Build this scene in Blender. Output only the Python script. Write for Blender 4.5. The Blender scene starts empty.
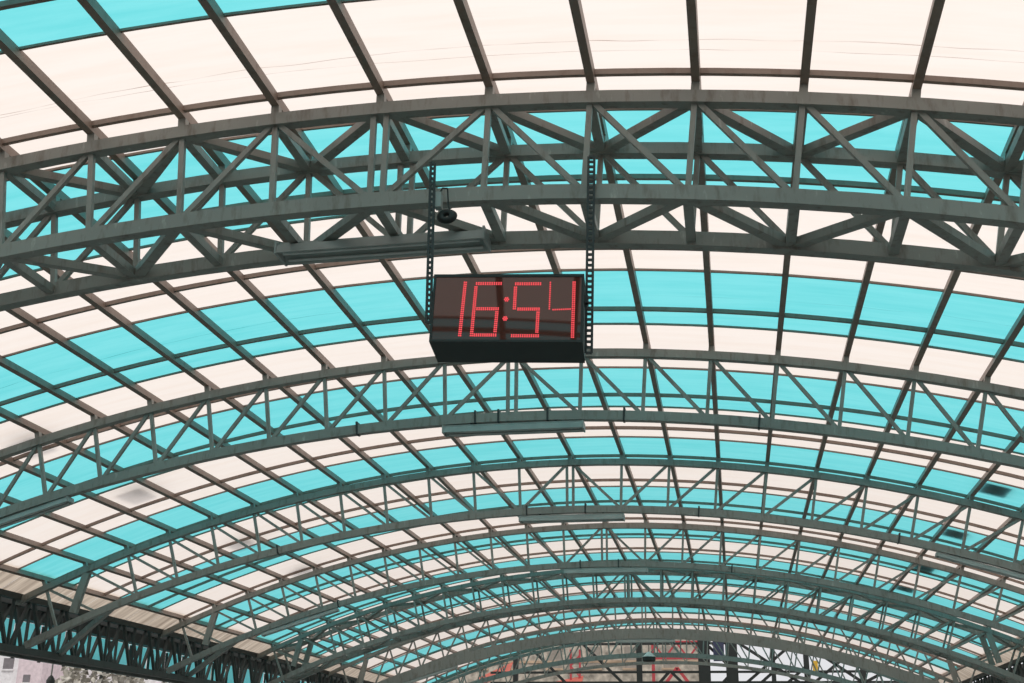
import bpy, math, random
from mathutils import Vector, Matrix
random.seed(7)
scene = bpy.context.scene
COL = scene.collection
CZ = 1.65                                   # eye height above the platform

# ------------------------------------------------------------------ camera
cam_data = bpy.data.cameras.new('camera')
cam_data.sensor_fit = 'HORIZONTAL'
cam_data.sensor_width = 36.0
F_PX = 1186.677
cam_data.lens = F_PX / 1024 * 36.0
cam_data.clip_end = 600
cam = bpy.data.objects.new('camera', cam_data)
COL.objects.link(cam)
PITCH, YAW, ROLL = 0.3475, 0.18, 0.0106
fw = Vector((-math.sin(YAW) * math.cos(PITCH), math.cos(YAW) * math.cos(PITCH), math.sin(PITCH)))
r0 = Vector((math.cos(YAW), math.sin(YAW), 0))
u0 = r0.cross(fw)
rt = math.cos(ROLL) * r0 + math.sin(ROLL) * u0
up = -math.sin(ROLL) * r0 + math.cos(ROLL) * u0
cam.matrix_world = Matrix(((rt.x, up.x, -fw.x, 0), (rt.y, up.y, -fw.y, 0), (rt.z, up.z, -fw.z, CZ), (0, 0, 0, 1)))
scene.camera = cam

# ------------------------------------------------------------------ sky, sun, exposure
world = bpy.data.worlds.new('overcast_sky')
scene.world = world
world.use_nodes = True
wn = world.node_tree
bg = wn.nodes['Background']
bg.inputs['Color'].default_value = (0.97, 0.97, 1.0, 1)
bg.inputs['Strength'].default_value = 0.80
sun_data = bpy.data.lights.new('sun', 'SUN')
sun_data.energy = 1.25
sun_data.angle = math.radians(14)
sun_data.color = (1.0, 0.96, 0.90)
sun = bpy.data.objects.new('sun', sun_data)
sun.rotation_euler = (math.radians(34), math.radians(14), 0)
sun.location = (0, 0, 40)
COL.objects.link(sun)
vs = scene.view_settings
vs.view_transform = 'Standard'
vs.look = 'None'
vs.exposure = 0.0
vs.gamma = 1.0
vs.use_curve_mapping = False

# ------------------------------------------------------------------ materials
def nodes_of(name):
    m = bpy.data.materials.new(name)
    m.use_nodes = True
    nt = m.node_tree
    for n in list(nt.nodes):
        nt.nodes.remove(n)
    out = nt.nodes.new('ShaderNodeOutputMaterial')
    return m, nt, out

def N(nt, kind, **kw):
    n = nt.nodes.new(kind)
    for k, v in kw.items():
        if k in n.inputs:
            n.inputs[k].default_value = v
        else:
            setattr(n, k, v)
    return n

def ramp(nt, stops):
    n = nt.nodes.new('ShaderNodeValToRGB')
    e = n.color_ramp.elements
    e[0].position, e[0].color = stops[0][0], (*stops[0][1], 1)
    e[1].position, e[1].color = stops[-1][0], (*stops[-1][1], 1)
    for p, c in stops[1:-1]:
        x = e.new(p)
        x.color = (*c, 1)
    return n

def painted(name, base, light, rust, rough=0.6, scale=3.0):
    m, nt, out = nodes_of(name)
    L = nt.links.new
    geo = N(nt, 'ShaderNodeNewGeometry')
    mp = N(nt, 'ShaderNodeMapping')
    mp.inputs['Scale'].default_value = (3.0, 3.0, 0.8)
    L(geo.outputs['Position'], mp.inputs['Vector'])
    n1 = N(nt, 'ShaderNodeTexNoise', Scale=scale, Detail=6.0, Roughness=0.65)
    L(mp.outputs['Vector'], n1.inputs['Vector'])
    n2 = N(nt, 'ShaderNodeTexNoise', Scale=0.7, Detail=3.0)
    L(geo.outputs['Position'], n2.inputs['Vector'])
    r1 = ramp(nt, [(0.30, rust), (0.48, base), (0.62, base), (0.78, light)])
    L(n1.outputs['Fac'], r1.inputs['Fac'])
    mix = N(nt, 'ShaderNodeMixRGB', blend_type='MULTIPLY', Fac=0.5)
    r2 = ramp(nt, [(0.3, (0.72, 0.72, 0.72)), (0.7, (1.15, 1.12, 1.1))])
    L(n2.outputs['Fac'], r2.inputs['Fac'])
    L(r1.outputs['Color'], mix.inputs['Color1'])
    L(r2.outputs['Color'], mix.inputs['Color2'])
    b = N(nt, 'ShaderNodeBsdfPrincipled', Roughness=rough)
    L(mix.outputs['Color'], b.inputs['Base Color'])
    L(b.outputs['BSDF'], out.inputs['Surface'])
    return m

def sheet_material(name, c_hi, c_lo, line_col, seam):
    """translucent roofing sheet with faint streaks and dirt lines"""
    m, nt, out = nodes_of(name)
    L = nt.links.new
    geo = N(nt, 'ShaderNodeNewGeometry')
    mp = N(nt, 'ShaderNodeMapping')
    mp.inputs['Scale'].default_value = (0.35, 3.2, 0.35)
    L(geo.outputs['Position'], mp.inputs['Vector'])
    n1 = N(nt, 'ShaderNodeTexNoise', Scale=1.6, Detail=5.0, Roughness=0.6)
    L(mp.outputs['Vector'], n1.inputs['Vector'])
    r1 = ramp(nt, [(0.32, c_lo), (0.60, c_hi)])
    L(n1.outputs['Fac'], r1.inputs['Fac'])
    # dirt lines running across the sheet
    sep = N(nt, 'ShaderNodeSeparateXYZ')
    L(geo.outputs['Position'], sep.inputs['Vector'])
    n2 = N(nt, 'ShaderNodeTexNoise', Scale=0.45, Detail=2.0)
    L(geo.outputs['Position'], n2.inputs['Vector'])
    col = r1.outputs['Color']
    for off, wid, sc in seam:
        a = N(nt, 'ShaderNodeMath', operation='MULTIPLY_ADD')
        a.inputs[1].default_value = sc
        L(n2.outputs['Fac'], a.inputs[0])
        L(sep.outputs['Y'], a.inputs[2])
        s = N(nt, 'ShaderNodeMath', operation='SUBTRACT')
        L(a.outputs[0], s.inputs[0])
        s.inputs[1].default_value = off + sc * 0.5
        ab = N(nt, 'ShaderNodeMath', operation='ABSOLUTE')
        L(s.outputs[0], ab.inputs[0])
        lt = N(nt, 'ShaderNodeMath', operation='LESS_THAN')
        L(ab.outputs[0], lt.inputs[0])
        lt.inputs[1].default_value = wid
        n3 = N(nt, 'ShaderNodeTexNoise', Scale=1.3, Detail=2.0)
        L(geo.outputs['Position'], n3.inputs['Vector'])
        r3 = ramp(nt, [(0.42, (0.12,) * 3), (0.66, (0.85,) * 3)])
        L(n3.outputs['Fac'], r3.inputs['Fac'])
        mu = N(nt, 'ShaderNodeMath', operation='MULTIPLY')
        L(lt.outputs[0], mu.inputs[0])
        L(r3.outputs['Color'], mu.inputs[1])
        mx = N(nt, 'ShaderNodeMixRGB')
        L(mu.outputs[0], mx.inputs['Fac'])
        L(col, mx.inputs['Color1'])
        mx.inputs['Color2'].default_value = (*line_col, 1)
        col = mx.outputs['Color']
    t = N(nt, 'ShaderNodeBsdfTranslucent')
    L(col, t.inputs['Color'])
    g = N(nt, 'ShaderNodeBsdfGlossy', Roughness=0.35)
    lw = N(nt, 'ShaderNodeLayerWeight', Blend=0.5)
    pw = N(nt, 'ShaderNodeMath', operation='POWER')
    L(lw.outputs['Facing'], pw.inputs[0])
    pw.inputs[1].default_value = 5.0
    fr = N(nt, 'ShaderNodeMath', operation='MULTIPLY_ADD')
    L(pw.outputs[0], fr.inputs[0])
    fr.inputs[1].default_value = 0.55
    fr.inputs[2].default_value = 0.04
    mxs = N(nt, 'ShaderNodeMixShader')
    L(fr.outputs[0], mxs.inputs[0])
    L(t.outputs['BSDF'], mxs.inputs[1])
    L(g.outputs['BSDF'], mxs.inputs[2])
    L(mxs.outputs[0], out.inputs['Surface'])
    return m

def simple(name, col, rough=0.6, metallic=0.0, noise=0.12, scale=4.0):
    m, nt, out = nodes_of(name)
    L = nt.links.new
    geo = N(nt, 'ShaderNodeNewGeometry')
    n = N(nt, 'ShaderNodeTexNoise', Scale=scale, Detail=4.0)
    L(geo.outputs['Position'], n.inputs['Vector'])
    r = ramp(nt, [(0.3, tuple(c * (1 - noise) for c in col)), (0.7, tuple(min(1, c * (1 + noise)) for c in col))])
    L(n.outputs['Fac'], r.inputs['Fac'])
    b = N(nt, 'ShaderNodeBsdfPrincipled', Roughness=rough, Metallic=metallic)
    L(r.outputs['Color'], b.inputs['Base Color'])
    L(b.outputs['BSDF'], out.inputs['Surface'])
    return m

def emit(name, col, strength):
    m, nt, out = nodes_of(name)
    e = N(nt, 'ShaderNodeEmission', Strength=strength)
    e.inputs['Color'].default_value = (*col, 1)
    nt.links.new(e.outputs[0], out.inputs['Surface'])
    return m

STEEL = painted('weathered_grey_paint', (0.29, 0.29, 0.265), (0.54, 0.53, 0.50), (0.19, 0.165, 0.142), rough=0.45)
PURLIN = painted('brown_grey_primer', (0.285, 0.215, 0.178), (0.38, 0.31, 0.27), (0.21, 0.14, 0.11), rough=0.45, scale=2.0)
DARK = painted('dark_green_paint', (0.060, 0.066, 0.060), (0.11, 0.12, 0.11), (0.05, 0.045, 0.04))
STRAP = simple('black_strap', (0.03, 0.034, 0.034), 0.5)
CREAM = sheet_material('cream_sheet', (0.99, 0.905, 0.835), (0.965, 0.862, 0.78), (0.40, 0.27, 0.22),
                       [(9.93, 0.006, 0.35), (10.06, 0.004, -0.25)])
TEAL = sheet_material('teal_sheet', (0.225, 0.79, 0.825), (0.165, 0.73, 0.765), (0.05, 0.42, 0.45),
                      [(11.95, 0.006, 0.3), (16.55, 0.008, 0.4)])
DIRTY = sheet_material('dirty_cream_sheet', (0.66, 0.56, 0.45), (0.34, 0.27, 0.21), (0.2, 0.15, 0.1), [])
LAMPBODY = simple('lamp_grey_enamel', (0.33, 0.36, 0.345), 0.45)
LAMPTUBE = simple('unlit_tube', (0.55, 0.58, 0.56), 0.3)
BLACK = simple('black_housing', (0.012, 0.016, 0.015), 0.55)
LED = emit('red_led', (1.0, 0.10, 0.115), 0.98)
CONCRETE = simple('platform_concrete', (0.20, 0.197, 0.188), 0.8)
GROUND = simple('ground_grey', (0.25, 0.24, 0.22), 0.9)

def smoked():
    m, nt, out = nodes_of('smoked_acrylic')
    b = N(nt, 'ShaderNodeBsdfPrincipled', Roughness=0.03)
    b.inputs['Base Color'].default_value = (0.100, 0.030, 0.022, 1)
    b.inputs['IOR'].default_value = 1.55
    nt.links.new(b.outputs['BSDF'], out.inputs['Surface'])
    return m
ACRYLIC = smoked()

# ------------------------------------------------------------------ object helpers
def tag(o, label=None, cat=None, group=None, kind=None):
    if label: o['label'] = label
    if cat: o['category'] = cat
    if group: o['group'] = group
    if kind: o['kind'] = kind
    return o

def empty(name, loc, rot=(0, 0, 0)):
    o = bpy.data.objects.new(name, None)
    o.location = loc
    o.rotation_euler = rot
    o.empty_display_size = 0.3
    COL.objects.link(o)
    return o

def world_base(parent):
    base = Vector((0, 0, 0))
    while parent is not None:
        base += parent.location
        parent = parent.parent
    return base

def link(name, mesh, parent=None, matrix=None):
    """matrix is given in world space; parents are never rotated (clock excepted, which uses local)"""
    o = bpy.data.objects.new(name, mesh)
    COL.objects.link(o)
    if matrix is None:
        matrix = Matrix.Identity(4)
    if parent is not None:
        o.parent = parent
        matrix = Matrix.Translation(-world_base(parent)) @ matrix
    o.matrix_local = matrix
    return o

def mesh(name, v, f, mat, smooth=False):
    me = bpy.data.meshes.new(name)
    me.from_pydata(v, [], f)
    me.materials.append(mat)
    if smooth:
        for p in me.polygons:
            p.use_smooth = True
    me.update()
    return me

BOXF = [(0, 3, 2, 1), (4, 5, 6, 7), (0, 1, 5, 4), (1, 2, 6, 5), (2, 3, 7, 6), (3, 0, 4, 7)]
def box_v(x0, x1, y0, y1, z0, z1):
    return [(x0, y0, z0), (x1, y0, z0), (x1, y1, z0), (x0, y1, z0), (x0, y0, z1), (x1, y0, z1), (x1, y1, z1), (x0, y1, z1)]

class MB:
    def __init__(s): s.v, s.f = [], []
    def add(s, v, f):
        o = len(s.v)
        s.v += [tuple(p) for p in v]
        s.f += [tuple(i + o for i in q) for q in f]
        return s
    def box(s, x0, x1, y0, y1, z0, z1): return s.add(box_v(x0, x1, y0, y1, z0, z1), BOXF)
    def beam(s, a, b, w, d, side=(0, 1, 0)):
        M, Ln = beam_matrix(a, b, side)
        return s.add([M @ Vector(p) for p in box_v(-w / 2, w / 2, -d / 2, d / 2, 0, Ln)], BOXF)
    def disc(s, cx, cz, r, y0, y1, n=8):
        ring = [(cx + r * math.cos(2 * math.pi * k / n), cz + r * math.sin(2 * math.pi * k / n)) for k in range(n)]
        v = [(x, y0, z) for x, z in ring] + [(x, y1, z) for x, z in ring]
        f = [tuple(range(n))] + [(k, n + k, n + (k + 1) % n, (k + 1) % n) for k in range(n)]
        return s.add(v, f)
    def lathe(s, prof, n=14, c=(0, 0, 0)):
        v, f = [], []
        for r, z in prof:
            for k in range(n):
                a = 2 * math.pi * k / n
                v.append((c[0] + r * math.cos(a), c[1] + r * math.sin(a), c[2] + z))
        for i in range(len(prof) - 1):
            for k in range(n):
                f.append((i * n + k, i * n + (k + 1) % n, (i + 1) * n + (k + 1) % n, (i + 1) * n + k))
        f.append(tuple(reversed(range(n))))
        f.append(tuple(range((len(prof) - 1) * n, len(prof) * n)))
        return s.add(v, f)
    def build(s, name, mat, parent=None, matrix=None, smooth=False):
        return link(name, mesh(name, s.v, s.f, mat, smooth), parent, matrix)

def beam_matrix(a, b, side=(0, 1, 0)):
    a, b = Vector(a), Vector(b)
    z = (b - a).normalized()
    y = Vector(side)
    y = y - z * y.dot(z)
    if y.length < 1e-4:
        y = Vector((1, 0, 0)) - z * z.x
    y.normalize()
    x = y.cross(z)
    M = Matrix(((x.x, y.x, z.x, a.x), (x.y, y.y, z.y, a.y), (x.z, y.z, z.z, a.z), (0, 0, 0, 1)))
    return M, (b - a).length

BEAMS = {}
def beam(name, a, b, w, d, mat, parent, side=(0, 1, 0)):
    """straight box-section member from a to b; alike members share one mesh"""
    M, Ln = beam_matrix(a, b, side)
    key = (round(Ln, 3), w, d, mat.name)
    if key not in BEAMS:
        BEAMS[key] = mesh(name, box_v(-w / 2, w / 2, -d / 2, d / 2, 0, Ln), BOXF, mat)
    return link(name, BEAMS[key], parent, M)

# ------------------------------------------------------------------ vault geometry
R, X0, HC = 30.816, -3.334, 6.444 + CZ       # radius, crown x and underside of top chord at the crown
ZC = HC - R
BAY, CGAP = 1.05, 0.1056
def arc(j):                                   # arc length of panel point j
    return j * BAY + (CGAP if j > 0 else -CGAP if j < 0 else 0)
def P(s, off, y):                             # point on the vault: arc length s, radial offset, depth
    t = s / R
    return Vector((X0 + (R + off) * math.sin(t), y, ZC + (R + off) * math.cos(t)))
JMAX = 12
EAVE = 13.38                                  # arc length of the eave

def curved(name, s0, s1, off0, off1, ya, yb, mat, parent, n=44):
    mb = MB()
    v, f = [], []
    for i in range(n + 1):
        s = s0 + (s1 - s0) * i / n
        v += [P(s, off0, ya), P(s, off0, yb), P(s, off1, yb), P(s, off1, ya)]
    for i in range(n):
        for k in range(4):
            f.append((4 * i + k, 4 * i + (k + 1) % 4, 4 * i + 4 + (k + 1) % 4, 4 * i + 4 + k))
    f += [(3, 2, 1, 0), tuple(4 * n + k for k in range(4))]
    mb.add(v, f)
    base = world_base(parent) if parent else Vector((0, 0, 0))
    mb.v = [tuple(Vector(p) - base) for p in mb.v]
    return link(name, mesh(name, mb.v, mb.f, mat), parent, Matrix.Translation(base))

# ------------------------------------------------------------------ floor and ground
fl = MB().box(-30, 24, -16, 62, -0.2, 0.0).build('floor', CONCRETE)
tag(fl, 'grey concrete platform floor under the vault', None, None, 'structure')
gr = MB().box(-220, 220, -120, 320, -0.6, -0.25).build('ground', GROUND)
tag(gr, 'grey open ground around the station', None, None, 'structure')

# ------------------------------------------------------------------ roof covering
ceil = empty('ceiling', (X0, 8, HC))
ROOF = 12.77                                  # arc length where the sheeted vault ends above the girder
tag(ceil, 'barrel vaulted roof of alternating cream and teal translucent sheets', None, None, 'structure')
T_W = [-9.4, -4.8, -0.2, 4.4, 8.97, 13.35, 17.75, 22.38, 27.1, 31.85, 36.45, 41.1, 45.7, 50.3, 54.9, 59.5]      # teal ends, cream begins
W_T = [-7.1, -2.5, 2.1, 6.7, 11.15, 15.55, 19.95, 24.65, 29.4, 34.15, 38.95, 43.5, 48.0, 52.6, 57.2, 61.8]            # cream ends, teal begins
Y_START, Y_END = -11.7, 62.9
edges = sorted([(y, 'w') for y in T_W] + [(y, 't') for y in W_T])
bands = [(Y_START, edges[0][0], 't')]
for i, (y, k) in enumerate(edges):
    bands.append((y, edges[i + 1][0] if i + 1 < len(edges) else Y_END, k))
svals = [arc(j) for j in range(-JMAX, JMAX + 1)]
SHEET = 0.372

def to_px(p):
    d = Vector((p.x, p.y, p.z - CZ))
    dep = d.dot(fw)
    if dep < 0.5: return None
    return (512 + F_PX * d.dot(rt) / dep, 341.5 - F_PX * d.dot(up) / dep)

cells = []
for (ya, yb, k) in bands:
    for i in range(len(svals) - 1):
        s0, s1 = svals[i], svals[i + 1]
        c = [to_px(P(s, SHEET, y)) for s, y in ((s0, ya), (s1, ya), (s1, yb), (s0, yb))]
        area = 0
        if all(c):
            inside = any(-20 < x < 1044 and -20 < y < 703 for x, y in c)
            if inside:
                area = abs(sum(c[q][0] * c[(q + 1) % 4][1] - c[(q + 1) % 4][0] * c[q][1] for q in range(4))) / 2
        cells.append((area, ya, yb, k, s0, s1))
cells.sort(key=lambda c: -c[0])
SHEETS = {}
rest = {'t': MB(), 'w': MB()}
def sheet_shape(w, l):
    g, lip = 0.006, 0.028
    a, b = w / 2 - g, l / 2 - g
    v = [(-a, -b, -lip), (a, -b, -lip), (-a, -b, 0), (a, -b, 0), (-a, 0, 0.004), (a, 0, 0.004), (-a, b, 0), (a, b, 0), (-a, b, -lip), (a, b, -lip)]
    f = [(0, 1, 3, 2), (2, 3, 5, 4), (4, 5, 7, 6), (6, 7, 9, 8)]
    return v, f
n_ind = 0
for area, ya, yb, k, s0, s1 in cells:
    w = 2 * (R + SHEET) * math.sin((s1 - s0) / 2 / R)
    l = yb - ya
    sm = (s0 + s1) / 2
    M = Matrix.Translation(P(sm, SHEET, (ya + yb) / 2)) @ Matrix.Rotation(sm / R, 4, 'Y')
    if area > 12 and n_ind < 300:
        key = (round(w, 3), round(l, 3), k)
        if key not in SHEETS:
            v, f = sheet_shape(w, l)
            SHEETS[key] = mesh('roof_panel', v, f, TEAL if k == 't' else CREAM)
        link('roof_panel', SHEETS[key], ceil, M)
        n_ind += 1
    else:
        v, f = sheet_shape(w, l)
        rest[k].add([M @ Vector(p) for p in v], f)
for k, nm in (('t', 'teal roof sheets further off'), ('w', 'cream roof sheets further off')):
    o = rest[k].build('roof_panel', TEAL if k == 't' else CREAM, ceil)
    tag(o, None, None, None, 'stuff')

# purlins, cross ribs and joint strips
for s in [arc(j) for j in range(-JMAX, JMAX + 1)]:
    a, b = P(s, 0.30, Y_START), P(s, 0.30, Y_END + 0.1)
    t = s / R
    beam('purlin', a, b, 0.085, 0.12, PURLIN, ceil, side=(math.sin(t), 0, math.cos(t)))
RIBS = [-10.6, -8.3, -6.0, -3.7, -1.5, 0.7, 3.0, 4.05, 6.25, 8.30, 10.40, 12.68, 14.72, 17.03, 19.3, 21.52, 23.85, 26.2, 28.6, 31.05, 33.35, 35.75, 38.15, 40.45, 42.8, 45.1, 47.4, 49.8, 52.1, 54.5, 56.8, 59.2, 61.5]
for y in RIBS:
    curved('cross_rib', -ROOF, ROOF, 0.300, 0.362, y - 0.026, y + 0.026, PURLIN, ceil, 52)
for y, k in edges:
    curved('joint_strip', -ROOF, ROOF, 0.338, 0.366, y - 0.015, y + 0.015, PURLIN, ceil, 52)
for y in (Y_START, Y_END):
    curved('edge_trim', -ROOF, ROOF, 0.22, 0.40, y - 0.03, y + 0.03, PURLIN, ceil, 52)

# ------------------------------------------------------------------ arched trusses
def plane_web(par, y, h, pattern, jm=JMAX, post_w=0.058, diag_w=0.058, offs=0.0):
    """posts and diagonals of one truss plane"""
    top, bot = offs, offs - h
    def node(j): return arc(j)
    for j in range(-jm, jm + 1):
        for s in ((-0.07, 0.07) if j == 0 else (node(j),)):
            if abs(j) == 11:        # stout end strut
                b0 = P(s, top, y)
                beam('post', b0, b0 + Vector((0.22 if j > 0 else -0.22, 0, -h)), 0.17, 0.12, STEEL, par)
                continue
            wide = post_w
            beam('post', P(s, bot, y), P(s, top, y), wide, post_w, STEEL, par)
    for j in range(0, jm):
        for sg in (-1, 1):
            si, so = sg * (arc(j) + (0.10 if j == 0 else 0.05)), sg * (arc(j + 1) - 0.05)
            if pattern == 'A':      # nearest: V at the crown, then falling outwards
                inner_top = j > 0
            elif pattern == 'B':    # falling outwards all along
                inner_top = True
            else:                   # falling at the crown, rising outwards after it
                inner_top = j == 0
            if inner_top: a, b = P(si, top + 0.01, y), P(so, bot - 0.01, y)
            else: a, b = P(si, bot - 0.01, y), P(so, top + 0.01, y)
            beam('diagonal', a, b, diag_w, diag_w - 0.008, STEEL, par)

def truss(y, pattern, label, double=None, chord=0.155, group='arched roof trusses', straps=(-0.62, -0.22, 0.62, 1.9, -2.7, 4.1), dz=0.0, cleats=True, h=0.92):
    root = empty('arched_truss', (X0, y, HC))
    tag(root, label, 'truss', group)
    ys = [y] if double is None else [y, double]
    hw = 0.07
    for q, yy in enumerate(ys):
        curved('top_chord', -EAVE - 0.1, EAVE + 0.1, dz, dz + 0.135, yy - hw, yy + hw, STEEL, root)
        bc = curved('bottom_chord', -EAVE - 0.15, EAVE + 0.15, dz - h - chord, dz - h, yy - hw, yy + hw, STEEL, root)
        plane_web(root, yy, h, pattern, offs=dz)
        if cleats:
            for j in range(-JMAX, JMAX + 1):
                s = arc(j)
                beam('cleat', P(s, dz + 0.13, yy), P(s, dz + 0.242, yy), 0.085, 0.09, STEEL, root)
        if q == 0 or double:
            for s in straps:
                curved('strap', s - 0.016, s + 0.016, dz - h - chord - 0.012, dz - h + 0.05, yy - hw - 0.014, yy + hw + 0.014, STRAP, root, 1)
    if double:
        seq = []
        for k in range(-JMAX, JMAX, 1):
            seq.append((k, k + 1))
        for a, b in seq:
            if b <= 0:      # left half: even points in front, odd points behind
                fa, fb = a % 2 == 0, b % 2 == 0
            else:           # right half: odd points in front, even behind
                fa, fb = a % 2 == 1, b % 2 == 1
                if a == 0: fa, fb = True, False
            for off in (dz + 0.06, dz - h - 0.08):
                sa, sb = arc(a), arc(b)
                if a == 0: beam('brace', P(sa + 0.1, off, ys[0]), P(sb, off, ys[1]), 0.115, 0.09, STEEL, root, side=(0, 0, 1))
                else: beam('brace', P(sa, off, ys[0] if fa else ys[1]), P(sb, off, ys[0] if fb else ys[1]), 0.115, 0.09, STEEL, root, side=(0, 0, 1))
    if double:
        for j in range(-JMAX, JMAX + 1):
            for off in (dz + 0.06, dz - h - 0.08):
                beam('strut', P(arc(j), off, ys[0] + hw), P(arc(j), off, ys[1] - hw), 0.10, 0.09, STEEL, root, side=(0, 0, 1))
    # end braces from the bottom chord to the eave girder, spread along the eave
    for sg in (-1, 1):
        for dy in (2.0,):
            beam('end_brace', P(sg * 11.2, dz - h - 0.08, y), Vector((X0 + sg * 13.0, y + dy, CZ + 2.6)), 0.12, 0.12, STEEL, root)
    return root

Y1, Y2, Y3, Y4, Y5, Y6, Y7, Y8 = 10.48, 18.38, 25.74, 33.10, 40.46, 48.30, 55.50, 62.54
truss(Y1, 'A', 'nearest arched lattice truss, doubled and cross-braced, carrying the digital clock', Y1 + 1.07, straps=())
truss(Y2, 'B', 'second arched truss, whose top chord passes just behind the clock')
truss(Y3, 'C', 'third arched truss, single plane, next beyond the one right behind the clock', straps=(-1.0, 0.35, 2.9, -7.0, 7.2))
truss(Y4, 'C', 'fourth arched truss counted from the clock, single lattice plane', straps=(-0.7, 0.4, 3.6, -8))
truss(Y5, 'C', 'fifth arched truss counted from the clock, doubled and cross-braced', Y5 + 1.07, straps=())
truss(Y6, 'B', 'sixth arched truss counted from the clock, third from the open end', straps=(), chord=0.40, h=1.06)
truss(Y7, 'B', 'seventh arched truss, last but one before the open end', straps=(), cleats=False, h=1.34, chord=0.2)
truss(Y8, 'B', 'end truss at the open far end of the sheeted vault', straps=(), cleats=False, h=1.10)

# ------------------------------------------------------------------ eave girders with outer cladding
for sg, side in ((-1, 'left'), (1, 'right')):
    ga, gb = (12.0, 63.0) if sg < 0 else (30.0, 63.0)
    root = empty('eave_girder', (X0 + sg * 13.0, ga, CZ + 2.4))
    tag(root, 'long dark lattice girder along the %s eave of the vault' % side, 'girder', 'eave girders')
    zt, zb = CZ + 3.72, CZ + 2.54
    for xo in (13.0, 13.62):
        x = X0 + sg * xo
        beam('top_chord', (x, ga, zt), (x, gb, zt), 0.15, 0.14, DARK, root, side=(0, 0, 1))
        beam('bottom_chord', (x, ga, zb), (x, gb, zb), 0.17, 0.16, DARK, root, side=(0, 0, 1))
        y = ga + (0.2 if xo > 13.2 else 0.0)
        k = 0
        while y + 0.75 < gb:
            a, b = (zb, zt) if k % 2 == 0 else (zt, zb)
            beam('web_member', (x, y + 0.06, a), (x, y + 0.69, b), 0.075, 0.075, DARK, root, side=(1, 0, 0))
            if k % 2 == 0:
                beam('web_post', (x, y, zb), (x, y, zt), 0.06, 0.06, DARK, root, side=(1, 0, 0))
            y += 0.75
            k += 1
    y = ga
    while y < gb - 0.5:
        beam('cross_tie', (X0 + sg * 13.0, y, zb), (X0 + sg * 13.62, y, zb), 0.08, 0.08, DARK, root)
        y += 1.5
    # gutter behind the girder
    gx = X0 + sg * 13.95
    gut = MB().box(gx - 0.16, gx + 0.16, ga, gb, CZ + 3.42, CZ + 3.74)
    go = gut.build('eave_gutter', DARK)
    tag(go, 'dark box gutter running behind the %s eave girder' % side, 'gutter')
    # outer teal cladding sheets, and the cream eave strip over the girder
    clad = empty('eave_cladding', (X0 + sg * 14.2, ga, CZ + 2.5))
    tag(clad, 'teal translucent side sheets hanging outside the %s eave girder' % side, 'cladding')
    es = empty('eave_strip', (X0 + sg * 13.2, ga, CZ + 3.6))
    tag(es, 'narrow strip of dirty cream sheets above the %s eave girder' % side, 'cladding')
    yy = ga
    while yy < gb - 1.2:
        v = [(0, -0.57, -0.45), (0, 0.57, -0.45), (sg * 0.02, 0.57, 0.0), (sg * 0.02, -0.57, 0.0), (0, 0.57, 0.45), (0, -0.57, 0.45)]
        key = ('clad', sg)
        if key not in SHEETS:
            SHEETS[key] = mesh('side_sheet', v, [(0, 1, 2, 3), (3, 2, 4, 5)], TEAL)
            SHEETS[('strip', sg)] = mesh('strip_sheet', [(0, -0.595, 0.0), (0, 0.595, 0.0), (-sg * 0.78, 0.595, 0.50), (-sg * 0.78, -0.595, 0.50)], [(0, 1, 2, 3)], DIRTY)
        link('side_sheet', SHEETS[key], clad, Matrix.Translation((X0 + sg * 14.2, yy + 0.6, CZ + 2.98)))
        link('strip_sheet', SHEETS[('strip', sg)], es, Matrix.Translation((X0 + sg * 13.24, yy + 0.6, CZ + 3.80)))
        beam('post', (X0 + sg * 14.16, yy, CZ + 2.5), (X0 + sg * 14.16, yy, CZ + 3.4), 0.06, 0.06, DARK, clad)
        yy += 1.2
    # columns under the girder
    for yc, lab in ((Y5 + 0.5, 'far'),):
        c = empty('column', (X0 + sg * 13.3, yc, 0))
        tag(c, 'dark steel column under the %s eave girder' % side, 'column')
        MB().box(-0.15, 0.15, -0.15, 0.15, 0.03, CZ + 2.45).build('shaft', DARK, c, Matrix.Translation(c.location))
        MB().box(-0.28, 0.28, -0.28, 0.28, 0.0, 0.03).build('base_plate', DARK, c, Matrix.Translation(c.location))

# boards lying on the outside of the roof
for sg, ys in ((-1, (18.9, 23.0, 28.9, 33.4)), (1, (25.35, 30.2, 35.4, 39.5))):
    for i, y in enumerate(ys):
        s = sg * R * math.asin(8.86 / (R + 0.4))
        M = Matrix.Translation(P(s, 0.78 if sg < 0 else 0.47, y)) @ Matrix.Rotation(s / R, 4, 'Y')
        o = MB().box(-0.26, 0.26, -0.42, 0.42, -0.03, 0.03).build('roof_board', DARK, None, M)
        tag(o, '%s dark board lying on the %s flank of the roof, seen through the sheet' % (('nearest', 'second nearest', 'third nearest', 'farthest')[i], 'left' if sg < 0 else 'right'), 'board', 'boards on the roof')

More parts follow.
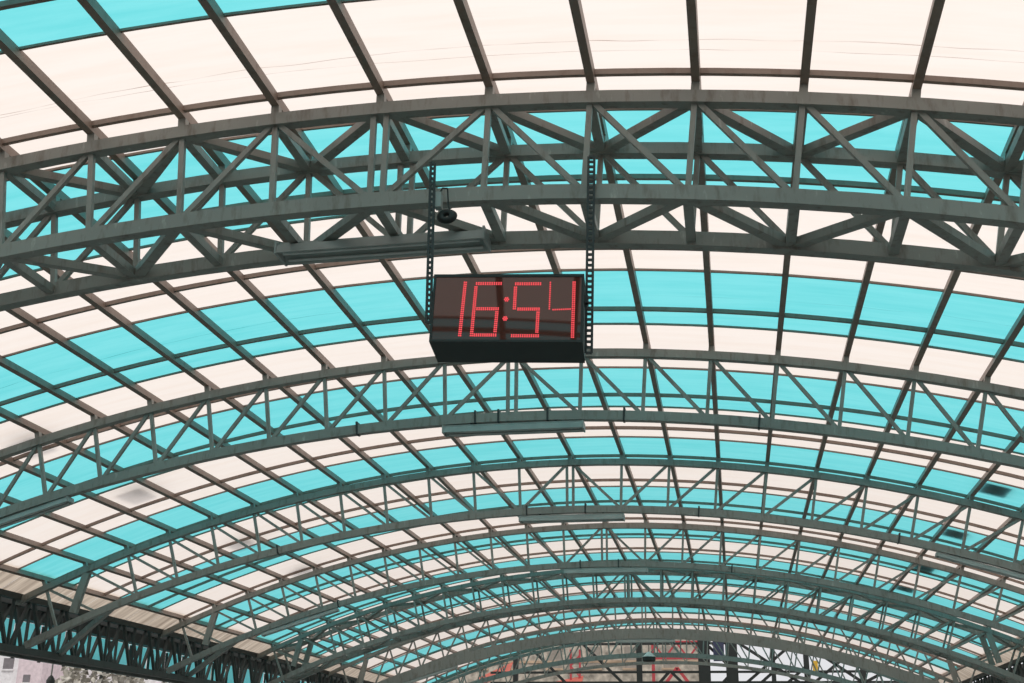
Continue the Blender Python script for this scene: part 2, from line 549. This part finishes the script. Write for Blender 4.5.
# ------------------------------------------------------------------ fluorescent fittings under the trusses
def tube_lamp(y, sc, drop, label, length=2.3, wide=0.36, tall=1.0):
    c = P(sc, -0.92 - 0.155 - 0.17 - drop, y)
    root = empty('tube_light', c)
    tag(root, label, 'lamp', 'tube lights under the trusses')
    M = Matrix.Translation(c) @ Matrix.Rotation(sc / R, 4, 'Y')
    L2 = length / 2
    prof = [(-wide / 2, 0.0), (-wide / 2 + 0.02, 0.10), (-0.05, 0.13), (-0.05, 0.17), (0.05, 0.17), (0.05, 0.13), (wide / 2 - 0.02, 0.10), (wide / 2, 0.0), (wide / 2 - 0.03, 0.0), (0.04, 0.07), (-0.04, 0.07), (-wide / 2 + 0.03, 0.0)]
    prof = [(a, 0.17 + (b - 0.17) * tall) for a, b in prof]
    n = len(prof)
    v = [(-L2, a, b) for a, b in prof] + [(L2, a, b) for a, b in prof]
    f = [(k, (k + 1) % n, n + (k + 1) % n, n + k) for k in range(n)] + [tuple(range(n)), tuple(reversed(range(n, 2 * n)))]
    MB().add(v, f).build('housing', LAMPBODY, root, M)
    for ty in (-wide * 0.25, wide * 0.25):
        t = MB()
        ring = [(ty + 0.016 * math.cos(a * math.pi / 4), 0.17 - 0.156 * tall + 0.016 * math.sin(a * math.pi / 4)) for a in range(8)]
        vv = [(-L2 + 0.06, a, b) for a, b in ring] + [(L2 - 0.06, a, b) for a, b in ring]
        t.add(vv, [(k, (k + 1) % 8, 8 + (k + 1) % 8, 8 + k) for k in range(8)] + [tuple(range(8)), tuple(range(8, 16))])
        t.build('tube', LAMPTUBE, root, M)
    for ex in (-L2, L2):
        MB().box(ex - 0.012, ex + 0.012, -wide / 2, wide / 2, 0.17 - 0.18 * tall, 0.17 - 0.03 * tall).build('end_cap', LAMPBODY, root, M)
    for ex in (-0.7, 0.7):
        MB().box(ex - 0.02, ex + 0.02, -0.03, 0.03, 0.165, 0.17 + drop).build('bracket', STRAP, root, M)
    return root

tube_lamp(Y1 + 0.80, -0.16, -0.06, 'long grey twin-tube light on the nearest truss, crossed by the left clock hanger', 2.3, 0.36)
for y, nm in ((Y2, 'second'), (Y3, 'third'), (Y4, 'fourth'), (Y5, 'fifth'), (Y6, 'sixth')):
    w = {Y2: 'truss just below the clock', Y3: 'third truss', Y4: 'fourth truss', Y5: 'fifth truss', Y6: 'sixth truss'}[y]
    dr = 0.03 if y != Y6 else 0.39
    if y != Y5:
        tube_lamp(y, 0.03, dr, 'grey tube light under the crown of the %s' % w, 2.3, 0.30, 0.85)
    if y in (Y2, Y4, Y6):
        tube_lamp(y, -9.25, dr, 'grey tube light under the left flank of the %s' % w, 2.3, 0.22, 0.6)
    if y == Y3:
        tube_lamp(y, 9.2, dr, 'grey tube light under the right flank of the %s' % w, 2.3, 0.22, 0.6)

# ------------------------------------------------------------------ digital clock
CK_YAW, CK_TILT, CK_ROLL = 0.075, -0.048, 0.030
ck = empty('digital_clock', (-1.888, 10.10, 4.052 + CZ))
ck.rotation_euler = (CK_TILT, CK_ROLL, CK_YAW)
tag(ck, 'black hanging digital clock showing 16:54 in red dots', 'clock')
def local(name, mb, mat, parent):
    o = bpy.data.objects.new(name, mesh(name, mb.v, mb.f, mat))
    COL.objects.link(o)
    o.parent = parent
    return o
CW, CH, CD = 1.42, 0.69, 0.51
hw, hh = CW / 2, CH / 2
b = MB().box(-hw, hw, 0.012, CD, -hh, hh)
body = local('housing', b, BLACK, ck)
fr = MB()
fr.box(-hw, hw, -0.012, 0.013, hh - 0.028, hh)
fr.box(-hw, hw, -0.012, 0.013, -hh, -hh + 0.022)
fr.box(-hw, -hw + 0.022, -0.012, 0.013, -hh + 0.022, hh - 0.028)
fr.box(hw - 0.022, hw, -0.012, 0.013, -hh + 0.022, hh - 0.028)
local('bezel', fr, BLACK, ck)
face = local('face', MB().box(-hw + 0.022, hw - 0.022, -0.004, 0.012, -hh + 0.022, hh - 0.028), ACRYLIC, ck)
# digit strokes: clock-plane coordinates in metres (right, up), one double row of dots along each
def seg(mb, a, b, rows=2):
    ax, az = a; bx, bz = b
    L = math.hypot(bx - ax, bz - az)
    n = max(2, int(round(L / 0.0205)))
    dx, dz = (bx - ax) / L, (bz - az) / L
    for k in range(n + 1):
        for q in range(rows):
            o = (q - (rows - 1) / 2) * 0.0165
            mb.disc(ax + dx * L * k / n - dz * o, az + dz * L * k / n + dx * o, 0.0082, -0.0085, -0.003, 6)
def Z(zx, zy):      # measured on the photograph's close view of the clock, turned into metres on the face
    return ((zx - 493) / 645.0 - 0.062 * (zy - 270) / -640.0 * 0.5, -(zy - 262) / 625.0)
strokes = {
    '1': [((236, 98), (212, 438))],
    '6': [((455, 106), (305, 106)), ((302, 128), (283, 438)), ((312, 268), (440, 268)), ((433, 288), (424, 412)), ((300, 434), (428, 434))],
    '5': [((694, 108), (544, 108)), ((543, 130), (538, 268)), ((560, 270), (686, 270)), ((680, 290), (674, 415)), ((524, 438), (682, 438))],
    '4': [((754, 100), (748, 268)), ((770, 274), (872, 270)), ((897, 98), (885, 446))],
}
nm = {'1': 'digit_one', '6': 'digit_six', '5': 'digit_five', '4': 'digit_four'}
for ch, ss in strokes.items():
    mb = MB()
    for i, (a, b) in enumerate(ss):
        thin = ch == '4' and i < 2
        seg(mb, Z(*a), Z(*b), 1 if thin else 2)
    tag(local(nm[ch], mb, LED, ck), 'red dotted figure %s' % ch)
for (zx, zy) in ((490, 208), (483, 330)):
    mb = MB()
    cx, cz = Z(zx, zy)
    mb.disc(cx, cz, 0.0085, -0.0085, -0.003, 6)
    for k in range(6):
        mb.disc(cx + 0.0175 * math.cos(k * math.pi / 3), cz + 0.0175 * math.sin(k * math.pi / 3), 0.0082, -0.0085, -0.003, 6)
    local('colon_dot', mb, LED, ck)
for sx in (-1, 1):
    local('mounting_lug', MB().box(sx * hw - 0.03 if sx > 0 else -hw - 0.035, sx * hw + 0.035 if sx > 0 else -hw + 0.03, 0.14, 0.26, 0.12, 0.20), STRAP, ck)

# perforated steel hangers
def hanger(x, y, z0, z1, x1, rung, label, w=0.075, turn=YAW):
    root_loc = Vector((x, y, z0 + CZ))
    a, b = Vector((x, y, z0 + CZ)), Vector((x1, y, z1 + CZ))
    mb = MB()
    L = (b - a).length
    tx, ty = math.cos(turn), math.sin(turn)
    d = (b - a).normalized()
    e = Vector((tx, ty, 0))
    for q in (-1, 1):
        mb.beam(a + e * q * (w / 2 - 0.009), b + e * q * (w / 2 - 0.009), 0.022, 0.02)
    n = int(L / rung)
    for k in range(n + 1):
        c = a + d * (L * k / n)
        mb.beam(c - e * (w / 2 - 0.01), c + e * (w / 2 - 0.01), 0.026, 0.014, side=(0, 1, 0))
    mb.v = [tuple(Vector(p) - root_loc) for p in mb.v]
    o = mb.build('perforated_hanger', STRAP, None, Matrix.Translation(root_loc))
    tag(o, label, 'hanger', 'clock hangers')
    return o
hanger(-1.158, 10.34, 3.655, 5.70, -1.105, 0.055, 'black perforated hanger holding the right end of the clock')
hanger(-2.637, 10.10, 3.95, 5.63, -2.650, 0.055, 'black perforated hanger holding the left end of the clock', 0.058)
# hook plates fixing the hangers to the truss
# small camera / junction unit on the left hanger
jb = empty('cable_junction', (-2.58, 10.16, 5.10 + CZ))
tag(jb, 'small grey junction box with black cable coil on the left clock hanger', 'junction box')
MB().box(-0.045, 0.02, -0.05, 0.04, 0.06, 0.22).build('box', LAMPBODY, jb, Matrix.Translation(jb.location))
mb = MB()
v, f = [], []
nu, nv = 18, 6
for i in range(nu):
    A = 2 * math.pi * i / nu
    for k in range(nv):
        B = 2 * math.pi * k / nv
        rr = 0.058 + 0.046 * math.cos(B)
        v.append((0.07 + rr * math.cos(A), 0.02 + 0.046 * math.sin(B), -0.02 + 0.75 * rr * math.sin(A)))
for i in range(nu):
    for k in range(nv):
        f.append((i * nv + k, ((i + 1) % nu) * nv + k, ((i + 1) % nu) * nv + (k + 1) % nv, i * nv + (k + 1) % nv))
mb.add(v, f)
mb.build('cable_coil', BLACK, jb, Matrix.Translation(jb.location), True)
mb = MB()
pts = [(-0.02, 0, 0.2), (0.02, 0, 0.28), (0.06, 0.05, 0.3), (0.07, 0.06, 0.12), (0.1, 0.04, 0.02)]
for a, b2 in zip(pts[:-1], pts[1:]):
    mb.beam(a, b2, 0.012, 0.012)
mb.build('cable', BLACK, jb, Matrix.Translation(jb.location))

# ------------------------------------------------------------------ beyond the end of the roof
WHITEWALL = simple('white_render_wall', (0.90, 0.87, 0.88), 0.9)
PINKWALL = simple('pink_render_wall', (0.80, 0.67, 0.70), 0.9)
BEIGE = simple('beige_facade', (0.47, 0.42, 0.35), 0.9, noise=0.5, scale=1.8)
TAN = simple('tan_stone', (0.50, 0.37, 0.26), 0.9, noise=0.3, scale=1.0)
RED = simple('red_paint', (0.50, 0.06, 0.07), 0.5)
ORANGE = simple('orange_awning', (0.55, 0.13, 0.09), 0.7)
GLASS = simple('dark_window_glass', (0.22, 0.20, 0.21), 0.4)
BLUE = simple('navy_board', (0.045, 0.05, 0.10), 0.5)
YELLOW = simple('yellow_sign', (0.85, 0.50, 0.05), 0.5)
FRAME = simple('black_green_paint', (0.022, 0.025, 0.023), 0.6)
PANE = simple('dull_window', (0.33, 0.29, 0.245), 0.5)
LEAF = simple('grey_green_foliage', (0.50, 0.47, 0.41), 0.9, noise=0.5, scale=2.0)

# dark braced end frame
EY = 66.0
ef = empty('end_frame', (-1.4, EY, 0))
tag(ef, 'dark braced steel frame standing beyond the open end of the vault', 'frame')
k = EY / 58.0
for x, w in [(-10.2, 0.22), (-4.28, 0.26), (-1.25, 0.55), (0.02, 0.55), (1.9, 0.2), (3.4, 0.24), (5.9, 0.24)]:
    MB().box((x - w / 2) * k, (x + w / 2) * k, EY - 0.15, EY + 0.15, 0, CZ + 6.4 * k).build('column', FRAME, ef)
for z in (3.98, 4.45, 5.75):
    beam('rail', (-13, EY, CZ + z * k), (10, EY, CZ + z * k), 0.12, 0.12, FRAME, ef, side=(0, 0, 1))
for (xa, za, xb, zb) in ((-9.9, 6.0, -7.4, 3.6), (-7.2, 6.0, -4.5, 3.4), (-4.1, 3.2, -2.9, 4.45), (-2.8, 4.45, -1.5, 3.2), (0.2, 3.6, 3.2, 6.0),
                         (-1.0, 3.4, 0.0, 4.4), (0.3, 5.8, 3.3, 3.8), (3.5, 3.8, 5.8, 5.6), (3.5, 5.6, 5.8, 4.0), (-1.0, 5.6, 0.0, 4.6), (6, 4.0, 8.8, 5.4), (6, 5.4, 8.8, 4.0),
                         (1.0, 3.7, 2.2, 4.7), (2.2, 3.7, 3.4, 4.7)):
    beam('brace', (xa * k, EY, CZ + za * k), (xb * k, EY, CZ + zb * k), 0.15, 0.1, FRAME, ef)
hb = MB().box(-0.92, -0.35, EY - 0.35, EY - 0.14, CZ + 5.6, CZ + 6.6).build('notice_board', BLUE)
tag(hb, 'small navy board fixed beside the dark end column', 'sign')
ys = MB().box(4.18, 4.44, EY - 0.16, EY - 0.05, CZ + 5.06, CZ + 5.6).build('yellow_sign', YELLOW)
tag(ys, 'small yellow sign plate on the dark end frame', 'sign')

# pendant high-bay lamp under the bare truss
pl = empty('pendant_lamp', (-3.62, Y7 - 0.5, CZ + 4.72))
tag(pl, 'pendant lamp with pale cone hood and dark body under the last but one truss', 'lamp')
ML = Matrix.Translation(pl.location)
MB().lathe([(0.30, 0.16), (0.26, 0.2), (0.05, 0.38)], 14).build('hood', LAMPTUBE, pl, ML)
MB().lathe([(0.24, -0.05), (0.29, 0.0), (0.29, 0.16)], 14).build('body', BLACK, pl, ML)
MB().lathe([(0.015, 0.38), (0.015, 0.9)], 6).build('rod', STRAP, pl, ML)

# red lattice gantry
rg = empty('red_gantry', (-4, 80, 0))
tag(rg, 'red lattice gantry seen beyond the end frame', 'gantry')
def rbeam(a, b, w=0.16):
    beam('bar', (a[0], 80.0, CZ + a[1]), (b[0], 80.0, CZ + b[1]), w, w, RED, rg)
for x in (-5.0, -1.95):
    rbeam((x, -1.6), (x, 8.1), 0.2)
rbeam((-5.2, 8.0), (-1.8, 8.0), 0.2)
rbeam((-5.2, 7.0), (-1.8, 7.0), 0.14)
for k in range(4):
    xa = -5.0 + k * 0.76
    rbeam((xa, 7.0 if k % 2 else 8.0), (xa + 0.76, 8.0 if k % 2 else 7.0), 0.12)
rbeam((-3.48, 6.4), (-4.9, 4.6), 0.2)
rbeam((-3.48, 6.4), (-2.1, 4.6), 0.2)
rg2 = empty('red_mast', (-10.1, 80, 0))
tag(rg2, 'red lattice mast in front of the beige facade', 'mast')
for x in (-10.4, -9.8):
    beam('bar', (x, 80, 0), (x, 80, CZ + 7.6), 0.12, 0.12, RED, rg2)
for k in range(12):
    z = 0.5 + k * 0.7
    beam('bar', (-10.4 if k % 2 else -9.8, 80, z), (-9.8 if k % 2 else -10.4, 80, z + 0.7), 0.08, 0.08, RED, rg2)
for i, (xa, za, xb, zb) in enumerate(((-16.6, 5.5, -14.3, 6.5), (-12.6, 5.0, -9.6, 5.6))):
    aw = MB()
    aw.add([(xa, 79, CZ + za - 0.35), (xb, 79, CZ + zb - 0.35), (xb, 80.2, CZ + zb + 0.35), (xa, 80.2, CZ + za + 0.35),
            (xa, 79, CZ + za - 0.43), (xb, 79, CZ + zb - 0.43), (xb, 80.2, CZ + zb + 0.27), (xa, 80.2, CZ + za + 0.27)],
           [(0, 1, 2, 3), (7, 6, 5, 4), (0, 4, 5, 1), (1, 5, 6, 2), (2, 6, 7, 3), (3, 7, 4, 0)])
    o = aw.build('awning', ORANGE)
    tag(o, ('larger orange red sloping awning at the far lower left of the facade', 'smaller orange red awning beside the red mast')[i], 'awning', 'awnings on the facade')

# beige facade beyond
bf = empty('building', (-14, 96, 0))
tag(bf, 'beige stone building closing the view beyond the end of the vault', 'building')
MB().box(-30, -1.9, 95, 108, -0.2, CZ + 11.5).build('wall', BEIGE, bf)
for i in range(9):
    for q in range(3):
        x = -28.6 + i * 3.0
        z = CZ + 1.6 + q * 3.0
        w = MB().box(x - 0.55, x + 0.55, 94.93, 95.05, z, z + 1.6).build('window', PANE, bf)
        MB().box(x - 0.7, x + 0.7, 94.88, 95.0, z - 0.14, z).build('sill', TAN, w)
for z in (4.9, 8.0):
    MB().box(-30, -1.9, 94.9, 95.0, CZ + z, CZ + z + 0.18).build('string_course', TAN, bf)

# buildings and trees to the lower left, under the girder
def house(x0, x1, y0, y1, h, mat, label, wins):
    c = empty('building', ((x0 + x1) / 2, (y0 + y1) / 2, 0))
    tag(c, label, 'building')
    MB().box(x0, x1, y0, y1, -0.2, CZ + h).build('wall', mat, c)
    MB().box(x0, x1, y0 - 0.15, y1 + 0.15, CZ + h, CZ + h + 0.25).build('parapet', WHITEWALL, c)
    for (wx, wz, ww, wh) in wins:
        w = MB().box(wx, wx + ww, y0 - 0.04, y0 + 0.05, CZ + wz, CZ + wz + wh).build('window', GLASS, c)
        MB().box(wx - 0.05, wx + ww + 0.05, y0 - 0.1, y0, CZ + wz - 0.1, CZ + wz).build('sill', WHITEWALL, w)
house(-58, -46.75, 75, 86, 10.5, WHITEWALL, 'white rendered house with a dark window below the left girder',
      [(-48.1, 6.1, 0.75, 0.72), (-51, 6.1, 0.9, 0.8), (-54, 6.1, 0.9, 0.8), (-48.1, 2.6, 0.75, 0.9), (-51, 2.6, 0.9, 0.9)])
house(-46.7, -44.9, 74.5, 78, 9.6, PINKWALL, 'narrow pale pink house beside the white one', [(-46.2, 5.2, 0.5, 0.5), (-46.2, 2.2, 0.5, 0.7)])
house(-44.8, -36, 79, 90, 10.5, WHITEWALL, 'white house behind the street lamp at the lower left', [(-39, 3, 0.9, 1.2)])
# street lamp
sl = empty('street_lamp', (-17.8, 30.0, 0))
tag(sl, 'hanging street lamp with dark green head below the left girder', 'lamp')
MLs = Matrix.Translation((-17.8, 30.0, 0))
MB().lathe([(0.02, CZ + 2.25), (0.02, CZ + 3.3)], 8).build('rod', STEEL, sl, MLs)
MB().lathe([(0.05, CZ + 1.95), (0.11, CZ + 2.05), (0.11, CZ + 2.15), (0.06, CZ + 2.24), (0.02, CZ + 2.28)], 12).build('lamp_head', DARK, sl, MLs)
MB().lathe([(0.09, CZ + 2.72), (0.09, CZ + 2.80)], 10).build('ceiling_rose', LAMPBODY, sl, MLs)
sl.location = (-17.8, 30.0, 0)

def tree(x, y, h, r, label):
    root = empty('tree', (x, y, 0))
    tag(root, label, 'tree', 'trees behind the left girder')
    M = Matrix.Translation((x, y, 0))
    MB().lathe([(0.25, -0.3), (0.16, h * 0.5), (0.06, h * 0.85)], 8).build('trunk', DARK, root, M)
    mb = MB()
    for k in range(900):
        a, c = random.uniform(0, 6.283), random.uniform(-1, 1)
        rr = r * random.uniform(0.35, 1.0) ** 0.6
        p = Vector((rr * math.sqrt(1 - c * c) * math.cos(a), rr * math.sqrt(1 - c * c) * math.sin(a), h * 0.68 + rr * c * 0.9))
        d1 = Vector((random.uniform(-1, 1), random.uniform(-1, 1), random.uniform(-1, 1))).normalized() * 0.28
        d2 = d1.orthogonal().normalized() * 0.16
        mb.add([p - d1, p + d2, p + d1, p - d2], [(0, 1, 2, 3)])
    tag(mb.build('foliage', LEAF, root, M), None, None, None, 'stuff')
tree(-38.2, 70, 9.6, 2.6, 'sparse grey tree right of the street lamp, left of two')
tree(-32.6, 72, 9.0, 2.6, 'sparse grey tree farther right along the left girder')
